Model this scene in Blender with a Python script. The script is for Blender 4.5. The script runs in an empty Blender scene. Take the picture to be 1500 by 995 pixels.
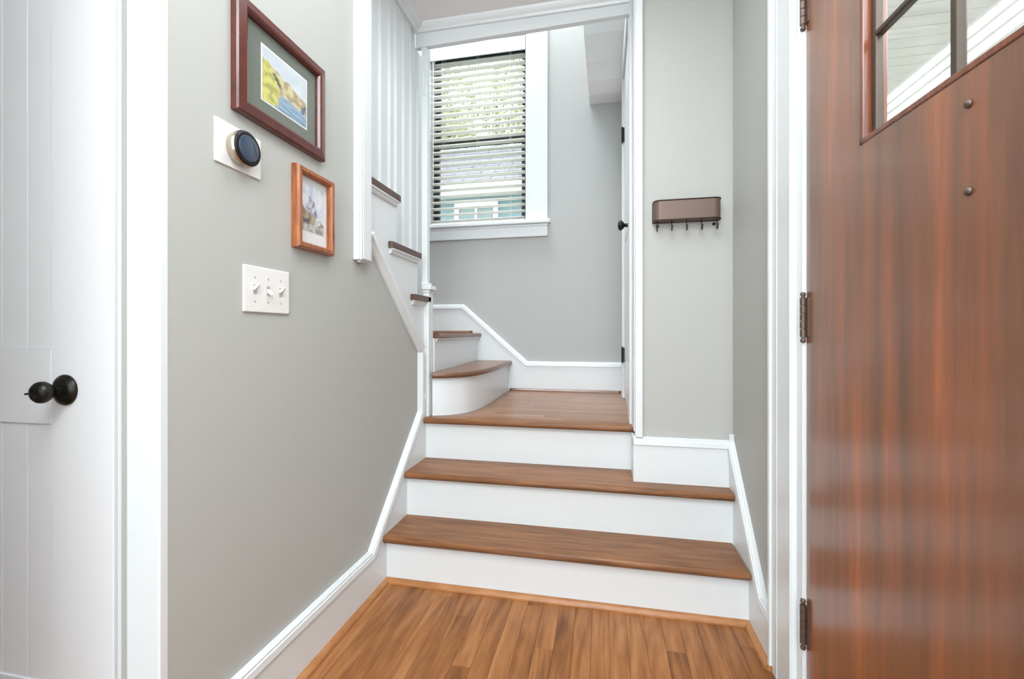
import bpy, bmesh, math, random
from mathutils import Vector, Matrix
random.seed(7)
C = bpy.context.scene.collection
SC = bpy.context.scene
# ------------------------------------------------------------------ camera, light, exposure
cam = bpy.data.cameras.new('camera'); co = bpy.data.objects.new('camera', cam); C.objects.link(co)
co.location = (0, 0, 1.0); co.rotation_euler = (math.radians(90), 0, math.atan(134/650))
cam.lens = 36*650/1500; cam.sensor_width = 36; cam.shift_y = -9.5/1500; cam.clip_start = 0.02
SC.camera = co
W = bpy.data.worlds.new('world'); SC.world = W; W.use_nodes = True
wb = W.node_tree.nodes['Background']; wb.inputs[0].default_value = (0.90, 0.95, 1.0, 1); wb.inputs[1].default_value = 1.05
SC.view_settings.view_transform = 'Standard'; SC.view_settings.look = 'None'
SC.view_settings.gamma = 1; SC.view_settings.use_curve_mapping = False
SC.view_settings.exposure = 1.82
def area(name, loc, rot, sx, sy, power, col=(1, 1, 1)):
    l = bpy.data.lights.new(name, 'AREA'); l.shape = 'RECTANGLE'; l.size = sx; l.size_y = sy; l.energy = power; l.color = col
    o = bpy.data.objects.new(name, l); C.objects.link(o); o.location = loc; o.rotation_euler = [math.radians(a) for a in rot]; return o
area('hall_fill_light', (0.0, -0.55, 2.49), (0, 0, 0), 0.9, 1.6, 15, (.93, .97, 1))  # added soft fill under the hall ceiling, no fixture there
area('stair_foot_fill_light', (-0.3, 1.1, 2.49), (0, 0, 0), 0.6, 0.6, 3.2, (.95, .98, 1))  # added fill to even out both side walls near the stairs
area('rear_fill_light', (-0.05, -2.36, 1.45), (90, 0, 0), 1.6, 1.7, 15, (0.90, 0.955, 1))  # added broad fill from behind the camera
area('stairwell_fill_light', (-0.8, 2.5, 5.1), (0, 0, 0), 1.5, 0.6, 36, (.96, .98, 1))  # added fill high in the stairwell, for the landing walls and soffit
area('front_door_daylight', (0.75, 0.83, 2.0), (0, 52, 0), 0.7, 0.5, 2.2, (0.97, 0.98, 1))

# ------------------------------------------------------------------ helpers
def mesh_obj(name, bm, m=None, parent=None, smooth=False, bevel=0, segs=2):
    bmesh.ops.recalc_face_normals(bm, faces=bm.faces[:])
    me = bpy.data.meshes.new(name); bm.to_mesh(me); bm.free()
    if m is not None:
        for mm in (m if isinstance(m, (list, tuple)) else [m]): me.materials.append(mm)
    o = bpy.data.objects.new(name, me); C.objects.link(o)
    if parent: o.parent = parent
    if smooth:
        for p in me.polygons: p.use_smooth = True
    if bevel:
        b = o.modifiers.new('bevel', 'BEVEL'); b.width = bevel; b.segments = segs; b.limit_method = 'ANGLE'; b.angle_limit = math.radians(35)
    return o
def tag(o, label=None, cat=None, group=None, kind=None):
    if label: o['label'] = label
    if cat: o['category'] = cat
    if group: o['group'] = group
    if kind: o['kind'] = kind
    return o
def empty(name, loc, rz=0):
    o = bpy.data.objects.new(name, None); C.objects.link(o); o.location = loc; o.rotation_euler = (0, 0, rz); o.empty_display_size = .05; return o
def box(bm, x0, x1, y0, y1, z0, z1, M=None):
    vs = [bm.verts.new((x, y, z)) for x in (x0, x1) for y in (y0, y1) for z in (z0, z1)]
    for f in ((0, 1, 3, 2), (4, 6, 7, 5), (0, 4, 5, 1), (2, 3, 7, 6), (0, 2, 6, 4), (1, 5, 7, 3)): bm.faces.new([vs[i] for i in f])
    if M:
        for v in vs: v.co = M @ v.co
    return vs
def B(*boxes):
    bm = bmesh.new()
    for b in boxes: box(bm, *b)
    return bm
def prism(bm, pts, axis, a0, a1):
    """pts: 2D polygon; axis 'X': pts=(Y,Z); 'Y': pts=(X,Z); 'Z': pts=(X,Y)"""
    def P(p, a):
        return {'X': (a, p[0], p[1]), 'Y': (p[0], a, p[1]), 'Z': (p[0], p[1], a)}[axis]
    lo = [bm.verts.new(P(p, a0)) for p in pts]; hi = [bm.verts.new(P(p, a1)) for p in pts]
    bm.faces.new(lo[::-1]); bm.faces.new(hi); n = len(pts)
    for i in range(n): bm.faces.new([lo[i], lo[(i+1) % n], hi[(i+1) % n], hi[i]])
def mould(bm, path, prof, axis, base, out, side=1):
    """sweep a closed profile [(across, outward)] along an open 2D path lying in the wall plane, mitred at the corners"""
    n = len(path); rings = []
    for i in range(n):
        p = Vector(path[i]); d0 = (Vector(path[i])-Vector(path[i-1])).normalized() if i else None
        d1 = (Vector(path[i+1])-Vector(path[i])).normalized() if i < n-1 else None
        a = d0 or d1; b = d1 or d0
        n0 = Vector((-a.y, a.x)); n1 = Vector((-b.y, b.x)); m = (n0+n1); m = m/max(m.dot(n0), .2)
        ring = []
        for u, v in prof:
            q = p+m*u*side; o = base+out*v
            ring.append(bm.verts.new({'X': (o, q.x, q.y), 'Y': (q.x, o, q.y), 'Z': (q.x, q.y, o)}[axis]))
        rings.append(ring)
    k = len(prof)
    for r0, r1 in zip(rings, rings[1:]):
        for j in range(k): bm.faces.new([r0[j], r0[(j+1) % k], r1[(j+1) % k], r1[j]])
    bm.faces.new(rings[0]); bm.faces.new(rings[-1][::-1])
def tube(bm, pts, r, seg=8, closed=False):
    pts = [Vector(p) for p in pts]; n = len(pts); rings = []
    up = Vector((0.13, 0.31, 0.94)).normalized(); prev = None
    for i, p in enumerate(pts):
        if closed: t = (pts[(i+1) % n]-pts[i-1]).normalized()
        else: t = (pts[min(i+1, n-1)]-pts[max(i-1, 0)]).normalized()
        if prev is None:
            a = t.cross(up if abs(t.dot(up)) < .95 else Vector((1, 0, 0))).normalized()
        else: a = (prev-t*prev.dot(t)).normalized()
        prev = a; b = t.cross(a); rr = r[i] if isinstance(r, (list, tuple)) else r
        rings.append([bm.verts.new(p+(a*math.cos(2*math.pi*k/seg)+b*math.sin(2*math.pi*k/seg))*rr) for k in range(seg)])
    L = list(zip(rings, rings[1:])) + ([(rings[-1], rings[0])] if closed else [])
    for r0, r1 in L:
        for k in range(seg): bm.faces.new([r0[k], r0[(k+1) % seg], r1[(k+1) % seg], r1[k]])
    if not closed: bm.faces.new(rings[0][::-1]); bm.faces.new(rings[-1])
def lathe(bm, prof, origin, axis, seg=24):
    """prof [(radius, along)], axis a unit vector"""
    ax = Vector(axis).normalized(); a = ax.orthogonal().normalized(); b = ax.cross(a); o = Vector(origin); rings = []
    for r, h in prof:
        if r < 1e-6: rings.append([bm.verts.new(o+ax*h)])
        else: rings.append([bm.verts.new(o+ax*h+(a*math.cos(2*math.pi*k/seg)+b*math.sin(2*math.pi*k/seg))*r) for k in range(seg)])
    for r0, r1 in zip(rings, rings[1:]):
        for k in range(seg):
            q = [r0[k % len(r0)], r0[(k+1) % len(r0)], r1[(k+1) % len(r1)], r1[k % len(r1)]]; u = []
            for v in q:
                if v not in u: u.append(v)
            if len(u) > 2: bm.faces.new(u)
    for r in (rings[0], rings[-1]):
        if len(r) > 2: bm.faces.new(r)

# ------------------------------------------------------------------ materials
def srgb(r, g, b):
    f = lambda c: (c/255/12.92 if c/255 <= .04045 else ((c/255+.055)/1.055)**2.4)
    return (f(r), f(g), f(b), 1)
def mat(name, col, rough=.5, metal=0, bump=0, bscale=60, coat=0, var=0, vscale=3, spec=.5):
    m = bpy.data.materials.new(name); m.use_nodes = True; nt = m.node_tree; N = nt.nodes; L = nt.links
    p = N['Principled BSDF']; p.inputs['Base Color'].default_value = col; p.inputs['Roughness'].default_value = rough
    p.inputs['Metallic'].default_value = metal; p.inputs['Coat Weight'].default_value = coat; p.inputs['Specular IOR Level'].default_value = spec
    tc = N.new('ShaderNodeTexCoord')
    if var:
        n = N.new('ShaderNodeTexNoise'); n.inputs['Scale'].default_value = vscale; n.inputs['Detail'].default_value = 4; L.new(tc.outputs['Object'], n.inputs['Vector'])
        mx = N.new('ShaderNodeMix'); mx.data_type = 'RGBA'; mx.inputs[6].default_value = col
        mx.inputs[7].default_value = tuple(c*(1-var) for c in col[:3])+(1,); L.new(n.outputs[0], mx.inputs[0]); L.new(mx.outputs[2], p.inputs['Base Color'])
    if bump:
        n = N.new('ShaderNodeTexNoise'); n.inputs['Scale'].default_value = bscale; n.inputs['Detail'].default_value = 3; L.new(tc.outputs['Object'], n.inputs['Vector'])
        b = N.new('ShaderNodeBump'); b.inputs['Strength'].default_value = bump; b.inputs['Distance'].default_value = .002; L.new(n.outputs[0], b.inputs['Height']); L.new(b.outputs[0], p.inputs['Normal'])
    return m
def wood(name, stops, stretch=(1, 12, 12), scale=6, rough=.35, coat=.2, bump=.15, rnd=0, spec=.5, rings=0.35, wscale=5.0, wdist=6):
    """stretched-noise grain plus wavy cathedral figure; rnd shifts tone and pattern from board to board"""
    m = bpy.data.materials.new(name); m.use_nodes = True; nt = m.node_tree; N = nt.nodes; L = nt.links; p = N['Principled BSDF']
    tc = N.new('ShaderNodeTexCoord'); oi = N.new('ShaderNodeObjectInfo')
    add = N.new('ShaderNodeVectorMath'); add.operation = 'ADD'; sc = N.new('ShaderNodeVectorMath'); sc.operation = 'SCALE'
    cmb = N.new('ShaderNodeCombineXYZ')
    for i in range(3): L.new(oi.outputs['Random'], cmb.inputs[i])
    L.new(cmb.outputs[0], sc.inputs[0]); sc.inputs['Scale'].default_value = 37.0 if rnd else 0.0
    L.new(tc.outputs['Object'], add.inputs[0]); L.new(sc.outputs[0], add.inputs[1])
    mp = N.new('ShaderNodeMapping'); mp.inputs['Scale'].default_value = stretch; L.new(add.outputs[0], mp.inputs[0])
    n1 = N.new('ShaderNodeTexNoise'); n1.inputs['Scale'].default_value = scale; n1.inputs['Detail'].default_value = 6; n1.inputs['Roughness'].default_value = .62; L.new(mp.outputs[0], n1.inputs[0])
    # cathedral figure = bands of a slowly varying field
    n2 = N.new('ShaderNodeTexNoise'); n2.inputs['Scale'].default_value = wscale*.22; n2.inputs['Detail'].default_value = 1.5; L.new(mp.outputs[0], n2.inputs[0])
    mu = N.new('ShaderNodeMath'); mu.operation = 'MULTIPLY'; mu.inputs[1].default_value = wdist*14; L.new(n2.outputs[0], mu.inputs[0])
    sn = N.new('ShaderNodeMath'); sn.operation = 'SINE'; L.new(mu.outputs[0], sn.inputs[0])
    ma = N.new('ShaderNodeMath'); ma.operation = 'MULTIPLY_ADD'; ma.inputs[1].default_value = rings*.22; L.new(sn.outputs[0], ma.inputs[0]); L.new(n1.outputs[0], ma.inputs[2])
    ra = N.new('ShaderNodeMath'); ra.operation = 'MULTIPLY_ADD'; L.new(oi.outputs['Random'], ra.inputs[0]); ra.inputs[1].default_value = rnd; L.new(ma.outputs[0], ra.inputs[2])
    rb = N.new('ShaderNodeMath'); rb.operation = 'SUBTRACT'; L.new(ra.outputs[0], rb.inputs[0]); rb.inputs[1].default_value = rnd/2
    r = N.new('ShaderNodeValToRGB'); cr = r.color_ramp
    while len(cr.elements) < len(stops): cr.elements.new(.5)
    for e, (t, c) in zip(cr.elements, stops): e.position = t; e.color = c
    L.new(rb.outputs[0], r.inputs[0]); L.new(r.outputs[0], p.inputs['Base Color'])
    p.inputs['Roughness'].default_value = rough; p.inputs['Coat Weight'].default_value = coat; p.inputs['Coat Roughness'].default_value = .18; p.inputs['Specular IOR Level'].default_value = spec
    if bump:
        b = N.new('ShaderNodeBump'); b.inputs['Strength'].default_value = bump; b.inputs['Distance'].default_value = .001; L.new(ma.outputs[0], b.inputs['Height']); L.new(b.outputs[0], p.inputs['Normal'])
    return m
def glass(name, rough=0, bump=0):
    m = bpy.data.materials.new(name); m.use_nodes = True; nt = m.node_tree; N = nt.nodes; L = nt.links; N.remove(N['Principled BSDF'])
    out = N['Material Output']; t = N.new('ShaderNodeBsdfTransparent'); t.inputs[0].default_value = (.98, .985, .985, 1); g = N.new('ShaderNodeBsdfGlossy'); g.inputs['Roughness'].default_value = rough
    fr = N.new('ShaderNodeFresnel'); fr.inputs[0].default_value = 1.5; mx = N.new('ShaderNodeMixShader')
    geo = N.new('ShaderNodeNewGeometry'); mm = N.new('ShaderNodeMath'); mm.operation = 'MULTIPLY'
    inv = N.new('ShaderNodeMath'); inv.operation = 'SUBTRACT'; inv.inputs[0].default_value = 1; L.new(geo.outputs['Backfacing'], inv.inputs[1])
    L.new(fr.outputs[0], mm.inputs[0]); L.new(inv.outputs[0], mm.inputs[1])
    L.new(mm.outputs[0], mx.inputs[0]); L.new(t.outputs[0], mx.inputs[1]); L.new(g.outputs[0], mx.inputs[2]); L.new(mx.outputs[0], out.inputs[0])
    return m
def vcol(name, rough=.6):
    m = bpy.data.materials.new(name); m.use_nodes = True; N = m.node_tree.nodes; a = N.new('ShaderNodeVertexColor'); a.layer_name = 'ink'
    m.node_tree.links.new(a.outputs[0], N['Principled BSDF'].inputs['Base Color']); N['Principled BSDF'].inputs['Roughness'].default_value = rough; return m

M_wall = mat('grey_green_wall_paint', srgb(180, 182, 178), .6, bump=.12, bscale=220)
M_wall2 = mat('cool_grey_wall_paint', srgb(179, 182, 181), .6, bump=.12, bscale=220)
M_ceil = mat('ceiling_paint', srgb(236, 237, 238), .8)
M_trim = mat('white_trim_paint', srgb(224, 230, 232), .32, bump=.05, bscale=30)
M_door = mat('white_door_paint', srgb(230, 232, 234), .3, bump=.04, bscale=25)
M_slat = mat('blind_white', srgb(246, 246, 244), .4)
_n = M_slat.node_tree.nodes; _t = _n.new('ShaderNodeBsdfTranslucent'); _t.inputs[0].default_value = srgb(240, 240, 236); _m = _n.new('ShaderNodeMixShader'); _m.inputs[0].default_value = .6
M_slat.node_tree.links.new(_n['Principled BSDF'].outputs[0], _m.inputs[1]); M_slat.node_tree.links.new(_t.outputs[0], _m.inputs[2]); M_slat.node_tree.links.new(_m.outputs[0], _n['Material Output'].inputs[0])
OAK = [(.2, srgb(104, 62, 32)), (.42, srgb(140, 90, 50)), (.6, srgb(162, 108, 64)), (.85, srgb(184, 132, 86))]
M_plank = wood('oak_plank', OAK, (9, 1.1, 9), 3.4, .38, .05, .05, rnd=.30, rings=.26, wscale=2.2, wdist=10, spec=.3)
M_shoe = wood('oak_shoe', [(.3, srgb(156, 100, 54)), (.7, srgb(186, 130, 80))], (4, 4, 14), 3, .4, .1, 0, rings=.05)
TR = [(.25, srgb(100, 64, 38)), (.5, srgb(132, 88, 54)), (.75, srgb(154, 108, 72))]
M_tread = wood('oak_tread', TR, (1.2, 16, 16), 4, .4, .04, .1, rnd=.08, rings=.16, wscale=3, spec=.3)
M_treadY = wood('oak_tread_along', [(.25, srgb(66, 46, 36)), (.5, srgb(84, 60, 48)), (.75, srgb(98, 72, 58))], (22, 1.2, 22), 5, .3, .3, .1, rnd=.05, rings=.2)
M_land = wood('oak_landing', [(.25, srgb(104, 72, 50)), (.5, srgb(136, 98, 72)), (.75, srgb(154, 116, 90))], (1.0, 16, 16), 4, .34, .12, .1, rnd=.2, rings=.2, wscale=3, spec=.4)
M_fdoor = wood('mahogany_door', [(.25, srgb(92, 58, 38)), (.46, srgb(122, 75, 46)), (.58, srgb(142, 82, 46)), (.78, srgb(188, 106, 56))], (7, 7, .45), 2.2, .36, 1.0, .10, rings=.08, wscale=2)
M_fdoor2 = wood('mahogany_moulding', [(.3, srgb(92, 48, 28)), (.7, srgb(132, 74, 46))], (16, 16, 1), 4, .3, .4, .1)
M_mah = wood('mahogany_frame', [(.3, srgb(74, 28, 22)), (.7, srgb(98, 40, 30))], (8, 8, 8), 5, .28, .5, .05, rings=.1)
M_oakfr = wood('honey_wood_frame', [(.25, srgb(104, 54, 26)), (.5, srgb(154, 88, 46)), (.8, srgb(186, 116, 66))], (14, 14, 1.5), 6, .35, .3, .1)
M_bronze = mat('oil_rubbed_bronze', srgb(44, 42, 38), .32, .7, bump=.1, bscale=90)
M_hinge = mat('aged_hinge_bronze', srgb(112, 96, 86), .42, .5, bump=.4, bscale=160, var=.4, vscale=60)
M_black = mat('black_iron', srgb(30, 30, 30), .4, .5)
M_rack = mat('brown_enamel_sheet', srgb(110, 90, 80), .42, .25, bump=.05)
M_rackd = mat('dark_brown_enamel_wire', srgb(62, 50, 44), .45, .3)
M_plas = mat('white_plastic', srgb(232, 232, 230), .3)
M_screw = mat('painted_screw', srgb(190, 190, 188), .35, .3)
M_steel = mat('brushed_steel', srgb(190, 182, 170), .25, 1)
M_disp = mat('black_display_glass', srgb(14, 18, 30), .06, 0, coat=.6)
M_mat1 = mat('sage_mat_board', srgb(112, 118, 108), .8)
M_mat2 = mat('white_mat_board', srgb(238, 238, 238), .8)
M_sash = mat('black_sash_paint', srgb(52, 52, 54), .4)
M_glass = glass('window_glass'); M_pglass = glass('picture_glass', .02)
M_wavy = glass('seedy_glass', .05)
M_print = vcol('watercolour_print')
M_teal = mat('teal_siding_paint', srgb(132, 158, 162), .7)
M_roof = mat('grey_shingle', srgb(150, 150, 156), .9, var=.45, vscale=9)
M_white = mat('exterior_white', srgb(236, 236, 236), .6)
M_stone = mat('porch_siding_white', srgb(232, 230, 226), .7, bump=.3, bscale=12)
M_pceil = mat('porch_ceiling_white', srgb(215, 212, 206), .7)
M_leafA = mat('leaf_green', srgb(188, 194, 148), .7, var=.4, vscale=2)
M_bark = mat('bark', srgb(92, 82, 70), .9)
M_ground = mat('lawn', srgb(130, 140, 100), .9, var=.3)
M_cord = mat('blind_cord', srgb(225, 225, 222), .6)

XL, XR = -.875, .505          # hall wall faces
YB = 3.13                     # landing back wall
ZC = 2.53                     # hall ceiling
Z = [0, .193, .388, .588, .803, 1.0, 1.18, 1.38, 1.588]
CAPP = [(0, 0), (0, .006), (-.006, .012), (-.012, .022), (-.03, .024), (-.032, .019), (-.032, 0)]
def S(name, bm, m, label, cat, **k): return tag(mesh_obj(name, bm, m, **k), label, cat, kind='structure')

# ------------------------------------------------------------------ shell
fl = S('floor', B((-2.7, .62, -2.6, 1.66, -.06, -.012)), M_plank, 'honey oak plank floor of the entry hall', 'floor')
def planks(name, parent, m, x0, x1, y0, y1, z, w, along, th=.012, lens=(.45, 1.3)):
    a0, a1, b0, b1 = (x0, x1, y0, y1) if along == 'Y' else (y0, y1, x0, x1)
    k = 0; a = a0
    while a < a1-1e-4:
        ae = min(a+w, a1); b = b0 - random.uniform(0, lens[0])
        while b < b1:
            be = b+random.uniform(*lens); s, e = max(b, b0), min(be, b1)
            if e-s > .02:
                g = .0003
                q = (a+g, ae-g, s+g, e-g) if along == 'Y' else (s+g, e-g, a+g, ae-g)
                mesh_obj(name, B((q[0], q[1], q[2], q[3], z-th, z)), m, parent, bevel=.0004, segs=1)
            b = be
        a = ae
planks('plank', fl, M_plank, -.857, .487, -.9, 1.65, 0, .0584, 'Y')
planks('plank', fl, M_plank, -1.7, -.857, -.3, .72, 0, .0584, 'Y')
bm = B((XL-.11, XL, .742, 1.470, 0, ZC)); prism(bm, [(1.470, 0), (1.998, 0), (1.998, .905), (1.516, 1.362), (1.516, ZC), (1.470, ZC)], 'X', XL-.05, XL)
S('wall_left', bm, M_wall, 'grey painted wall on the left with the pictures, thermostat and switches', 'wall')
# closet wall facing the camera, opening X -1.72..-.985
wc = S('wall_closet', B((-2.6, -1.74, .734, .834, 0, ZC), (-1.74, XL-.112, .742, .834, 2.06, ZC)), M_wall, 'grey wall around the white closet door at far left', 'wall')
S('wall_rear', B((-2.6, -1.8, -2.5, -2.4, 0, ZC), (.8, .9, -2.5, -2.4, 0, ZC), (-1.8, .8, -2.5, -2.4, 0, .55), (-1.8, .8, -2.5, -2.4, 2.35, ZC)), M_wall, 'grey wall behind the camera with a wide window opening', 'wall')
S('wall_light_block', B((-1.03, -.93, -2.4, .22, 0, ZC)), M_wall, 'unseen grey wall added behind the camera to shade the closet nook', 'wall')  # added out of view to block rear light from the closet door
S('wall_far_left', B((-2.7, -2.6, -2.5, .834, 0, ZC)), M_wall, 'grey wall far left of the hall', 'wall')
# right wall with the front door opening (Y .345..1.272, z 0..2.06)
S('wall_right', B((XR, XR+.14, 1.292, 1.91, 0, ZC), (XR, XR+.14, -2.4, .30, 0, ZC), (XR, XR+.14, .30, 1.292, 2.09, ZC)), M_wall, 'grey painted wall on the right around the front door', 'wall')
S('wall_alcove', B((.155, XR+.14, 1.91, 2.02, Z[2]-.03, ZC)), M_wall, 'grey wall facing the camera that carries the hook rack', 'wall')
S('ceiling', B((-2.6, XR+.14, -2.5, 1.40, ZC, ZC+.12), (XL-.045, XR+.14, 1.40, 2.075, ZC, ZC+.12)), M_ceil, 'white flat ceiling over the entry hall', 'ceiling')
# landing back wall, with window opening X -1.28..-.531, z 1.79..3.14
WX0, WX1, WZ0, WZ1 = -1.28, -.531, 1.80, 3.135
S('wall_back', B((-1.95, WX0, YB, YB+.14, .3, 5.3), (WX1, .30, YB, YB+.14, .3, 5.3), (WX0, WX1, YB, YB+.14, .3, WZ0), (WX0, WX1, YB, YB+.14, WZ1, 5.3)), M_wall2, 'cool grey wall behind the landing below and beside the window', 'wall')
S('wall_stairwell', B((-2.05, -1.95, .84, YB+.14, .3, 5.3)), M_wall2, 'grey outer wall of the upper stair flight', 'wall')
S('ceiling_stairwell', B((-1.95, .30, 1.3, YB+.14, 5.3, 5.4)), M_ceil, 'white ceiling high above the stairwell', 'ceiling')
S('wall_upper', B((-1.95, .30, 2.10, 2.16, ZC+.12, 5.3)), M_wall2, 'grey upper wall above the stair opening', 'wall')
# landing right wall with door opening Y 2.2..2.9
S('wall_landing', B((.138, .26, 2.022, 2.19, .59, 5.3), (.138, .26, 2.915, YB, .59, 5.3), (.138, .26, 2.19, 2.915, 2.63, 5.3)), M_wall2, 'narrow wall at the right of the landing around the panel door', 'wall')
# sloped soffit in the stairwell
bm = bmesh.new(); prism(bm, [(YB, 2.583), (YB, 3.6), (2.62, 3.6), (2.80, 2.86), (2.86, 2.72), (2.93, 2.64), (3.02, 2.596)], 'X', -.094, .137)
for v in bm.verts:
    if v.co.x < 0: v.co.x -= .05*min(1, (v.co.z-2.583)/.5)
S('ceiling_soffit', bm, M_ceil, 'white sloping soffit at the top right of the landing', 'soffit', bevel=.004)

# header beam across the stair opening + crown mouldings
bm = bmesh.new(); prism(bm, [(XL-.045, 2.425), (.155, 2.447), (.155, ZC+.12), (XL-.045, ZC+.12)], 'Y', 2.075, 2.102)
S('trim_header', bm, M_trim, 'white header beam spanning the top of the stair opening', 'beam')
CR = [(0, 0), (0, .012), (.010, .016), (.018, .024), (.027, .030), (.037, .034), (.037, 0)]
bm = bmesh.new(); mould(bm, [(XL-.045, 2.493), (.16, 2.493)], CR, 'Y', 2.075, -1)
S('trim_crown_header', bm, M_trim, 'white crown moulding along the header beam', 'crown moulding')
bm = bmesh.new(); mould(bm, [(1.3, 2.495), (2.075, 2.495)], [(0, 0), (0, .014), (.008, .022), (.018, .040), (.028, .050), (.035, .052), (.035, 0)], 'X', XL-.045, 1)
S('trim_crown_left', bm, M_trim, 'white crown moulding above the vertical boards', 'crown moulding')

# vertical board wall over the upper flight
wp = S('wall_panelled', B((XL-.075, XL-.058, 1.45, 2.10, 1.0, ZC), (XL-.075, XL-.058, 2.10, 2.19, 1.0, 2.42)), M_trim, 'white panelled wall of narrow vertical boards above the stair stringer', 'wall')
eds = [1.500, 1.560, 1.638, 1.716, 1.80, 1.861, 1.941, 2.02, 2.10, 2.19]
for i, (a, b) in enumerate(zip(eds, eds[1:])):
    zb = 1.588 if b < 1.75 else (1.38 if b < 1.99 else 1.17)
    bm = bmesh.new(); e = .0
    w = b-a; ze = 2.51
    if i >= 7: ze = 2.425
    pr = [(a+.0006, XL-.058), (a+.001, XL-.054), (a+.007, XL-.045), (b-.021, XL-.045), (b-.019, XL-.053), (b-.016, XL-.046), (b-.010, XL-.041), (b-.004, XL-.046), (b-.001, XL-.054), (b-.0006, XL-.058)]
    prism(bm, [(y, x) for x, y in [(p[0], p[1]) for p in pr]], 'Z', zb-.01, ze)
    mesh_obj('board', bm, M_trim, wp)
# pilaster board where the grey wall ends
tp = S('trim_pilaster', B((XL-.0, XL+.022, 1.435, 1.516, 1.262, ZC)), M_trim, 'white vertical pilaster board ending above the stair stringer', 'trim', bevel=.003)
mesh_obj('edge_bead', B((XL+.022, XL+.030, 1.440, 1.452, 1.262, ZC)), M_trim, tp, bevel=.003)
mesh_obj('edge_bead', B((XL+.022, XL+.030, 1.455, 1.514, 1.266, ZC)), M_trim, tp, bevel=.003)
mesh_obj('end_clip', B((XL+.004, XL+.020, 1.448, 1.478, 1.254, 1.264)), M_screw, tp, bevel=.002)

# ------------------------------------------------------------------ staircase
st = tag(empty('staircase', (0, 1.65, 0)), 'white-risered wooden staircase with brown oak treads turning left at the landing', 'stairs')
def part(name, bm, m, parent=None, **k):
    parent = parent or st
    base = Vector((0, 1.65, 0))
    o = mesh_obj(name, bm, m, parent, **k)
    if parent == st: o.matrix_parent_inverse = Matrix.Translation(-base)
    else: o.matrix_parent_inverse = Matrix.Identity(4)
    return o
LF, RF = -.856, .487
YR = [1.65, 1.84, 2.054]
part('riser', B((LF-.01, RF+.01, YR[0], YR[0]+.02, 0, Z[1]-.027)), M_trim)
part('riser', B((LF-.01, RF+.01, YR[1], YR[1]+.02, Z[1], Z[2]-.027)), M_trim)
part('riser', B((LF-.01, .13, YR[2], YR[2]+.02, Z[2], Z[3]-.027)), M_trim)
def tread(x0, x1, y0, y1, z, m=M_tread, name='tread', ret_right=False):
    t = .027; r = .011; prof = [(y1, z), (y1, z-t), (y0+r*.6, z-t)]
    for k in range(7):
        a = -math.pi/2 + math.pi*k/6*1.0
        prof.append((y0+r-math.cos(a)*r, z-t/2+math.sin(a)*t/2))
    bm = bmesh.new(); prism(bm, prof, 'X', x0, x1)
    return part(name, bm, m)
tread(LF, RF-.004, 1.617, 1.84, Z[1])
tread(LF, RF-.002, 1.810, 2.054, Z[2])
COVE = [(0, 0), (0, .014), (-.004, .0135), (-.011, .007), (-.016, .004), (-.018, .004), (-.018, 0)]
for (x0, x1, y, z) in ((LF, RF, YR[0], Z[1]), (LF, RF, YR[1], Z[2]), (LF, .125, YR[2], Z[3])):
    bm = bmesh.new(); mould(bm, [(x0, z-.027), (x1, z-.027)], COVE, 'Y', y, -1); part('cove_moulding', bm, M_trim)
# landing
part('landing_deck', B((-.95, .137, 2.10, YB-.001, Z[3]-.05, Z[3]-.013)), M_land)
tread(LF, .136, 2.022, 2.10, Z[3], M_tread, 'landing_nosing')
class _: pass
yy = 2.1005
while yy < YB-.018:
    ye = min(yy+.0584, YB-.016); xs = [-.95]+[random.uniform(-.7, -.1)]+[.125]
    for a, b in zip(xs, xs[1:]):
        o = part('landing_plank', B((a+.0004, b-.0004, yy+.0004, ye-.0004, Z[3]-.013, Z[3])), M_land, bevel=.0007, segs=1)
    yy = ye
# winder A: curved riser
import functools
th = math.atan(134/650); s_, c_ = math.sin(th), math.cos(th)
def unz(px, py, z):            # floor-plan position of a measured point at height z (used once to set out the winder curve)
    xc = (px-750)/650; d = (1-z)/((py-488)/650); return ((xc*c_-s_)*d, (xc*s_+c_)*d)
base_curve = [(-.835, 2.085), (-.76, 2.12), (-.695, 2.20), (-.665, 2.32), (-.655, 2.45), (-.655, 2.62), (-.662, 2.85), (-.668, YB-.02)]
def smooth_curve(P, n=6):
    out = []
    for i in range(len(P)-1):
        p0 = Vector(P[max(i-1, 0)]); p1 = Vector(P[i]); p2 = Vector(P[i+1]); p3 = Vector(P[min(i+2, len(P)-1)])
        for k in range(n):
            t = k/n; out.append(.5*((2*p1)+(-p0+p2)*t+(2*p0-5*p1+4*p2-p3)*t*t+(-p0+3*p1-3*p2+p3)*t**3))
    out.append(Vector(P[-1])); return out
bc = smooth_curve(base_curve)
def wall_strip(bm, curve, z0, z1, th):
    L = [(p.x, p.y) for p in curve]; R = []
    for i, p in enumerate(curve):
        t = (curve[min(i+1, len(curve)-1)]-curve[max(i-1, 0)]).normalized(); R.append((p.x-t.y*th, p.y+t.x*th))
    prism(bm, L+R[::-1], 'Z', z0, z1)
bm = bmesh.new(); wall_strip(bm, bc, Z[3], Z[4]-.027, .02); part('curved_riser', bm, M_trim)
def offs(curve, d):
    R = []
    for i, p in enumerate(curve):
        t = (curve[min(i+1, len(curve)-1)]-curve[max(i-1, 0)]).normalized(); R.append((p.x+t.y*d, p.y-t.x*d))
    return R
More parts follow.
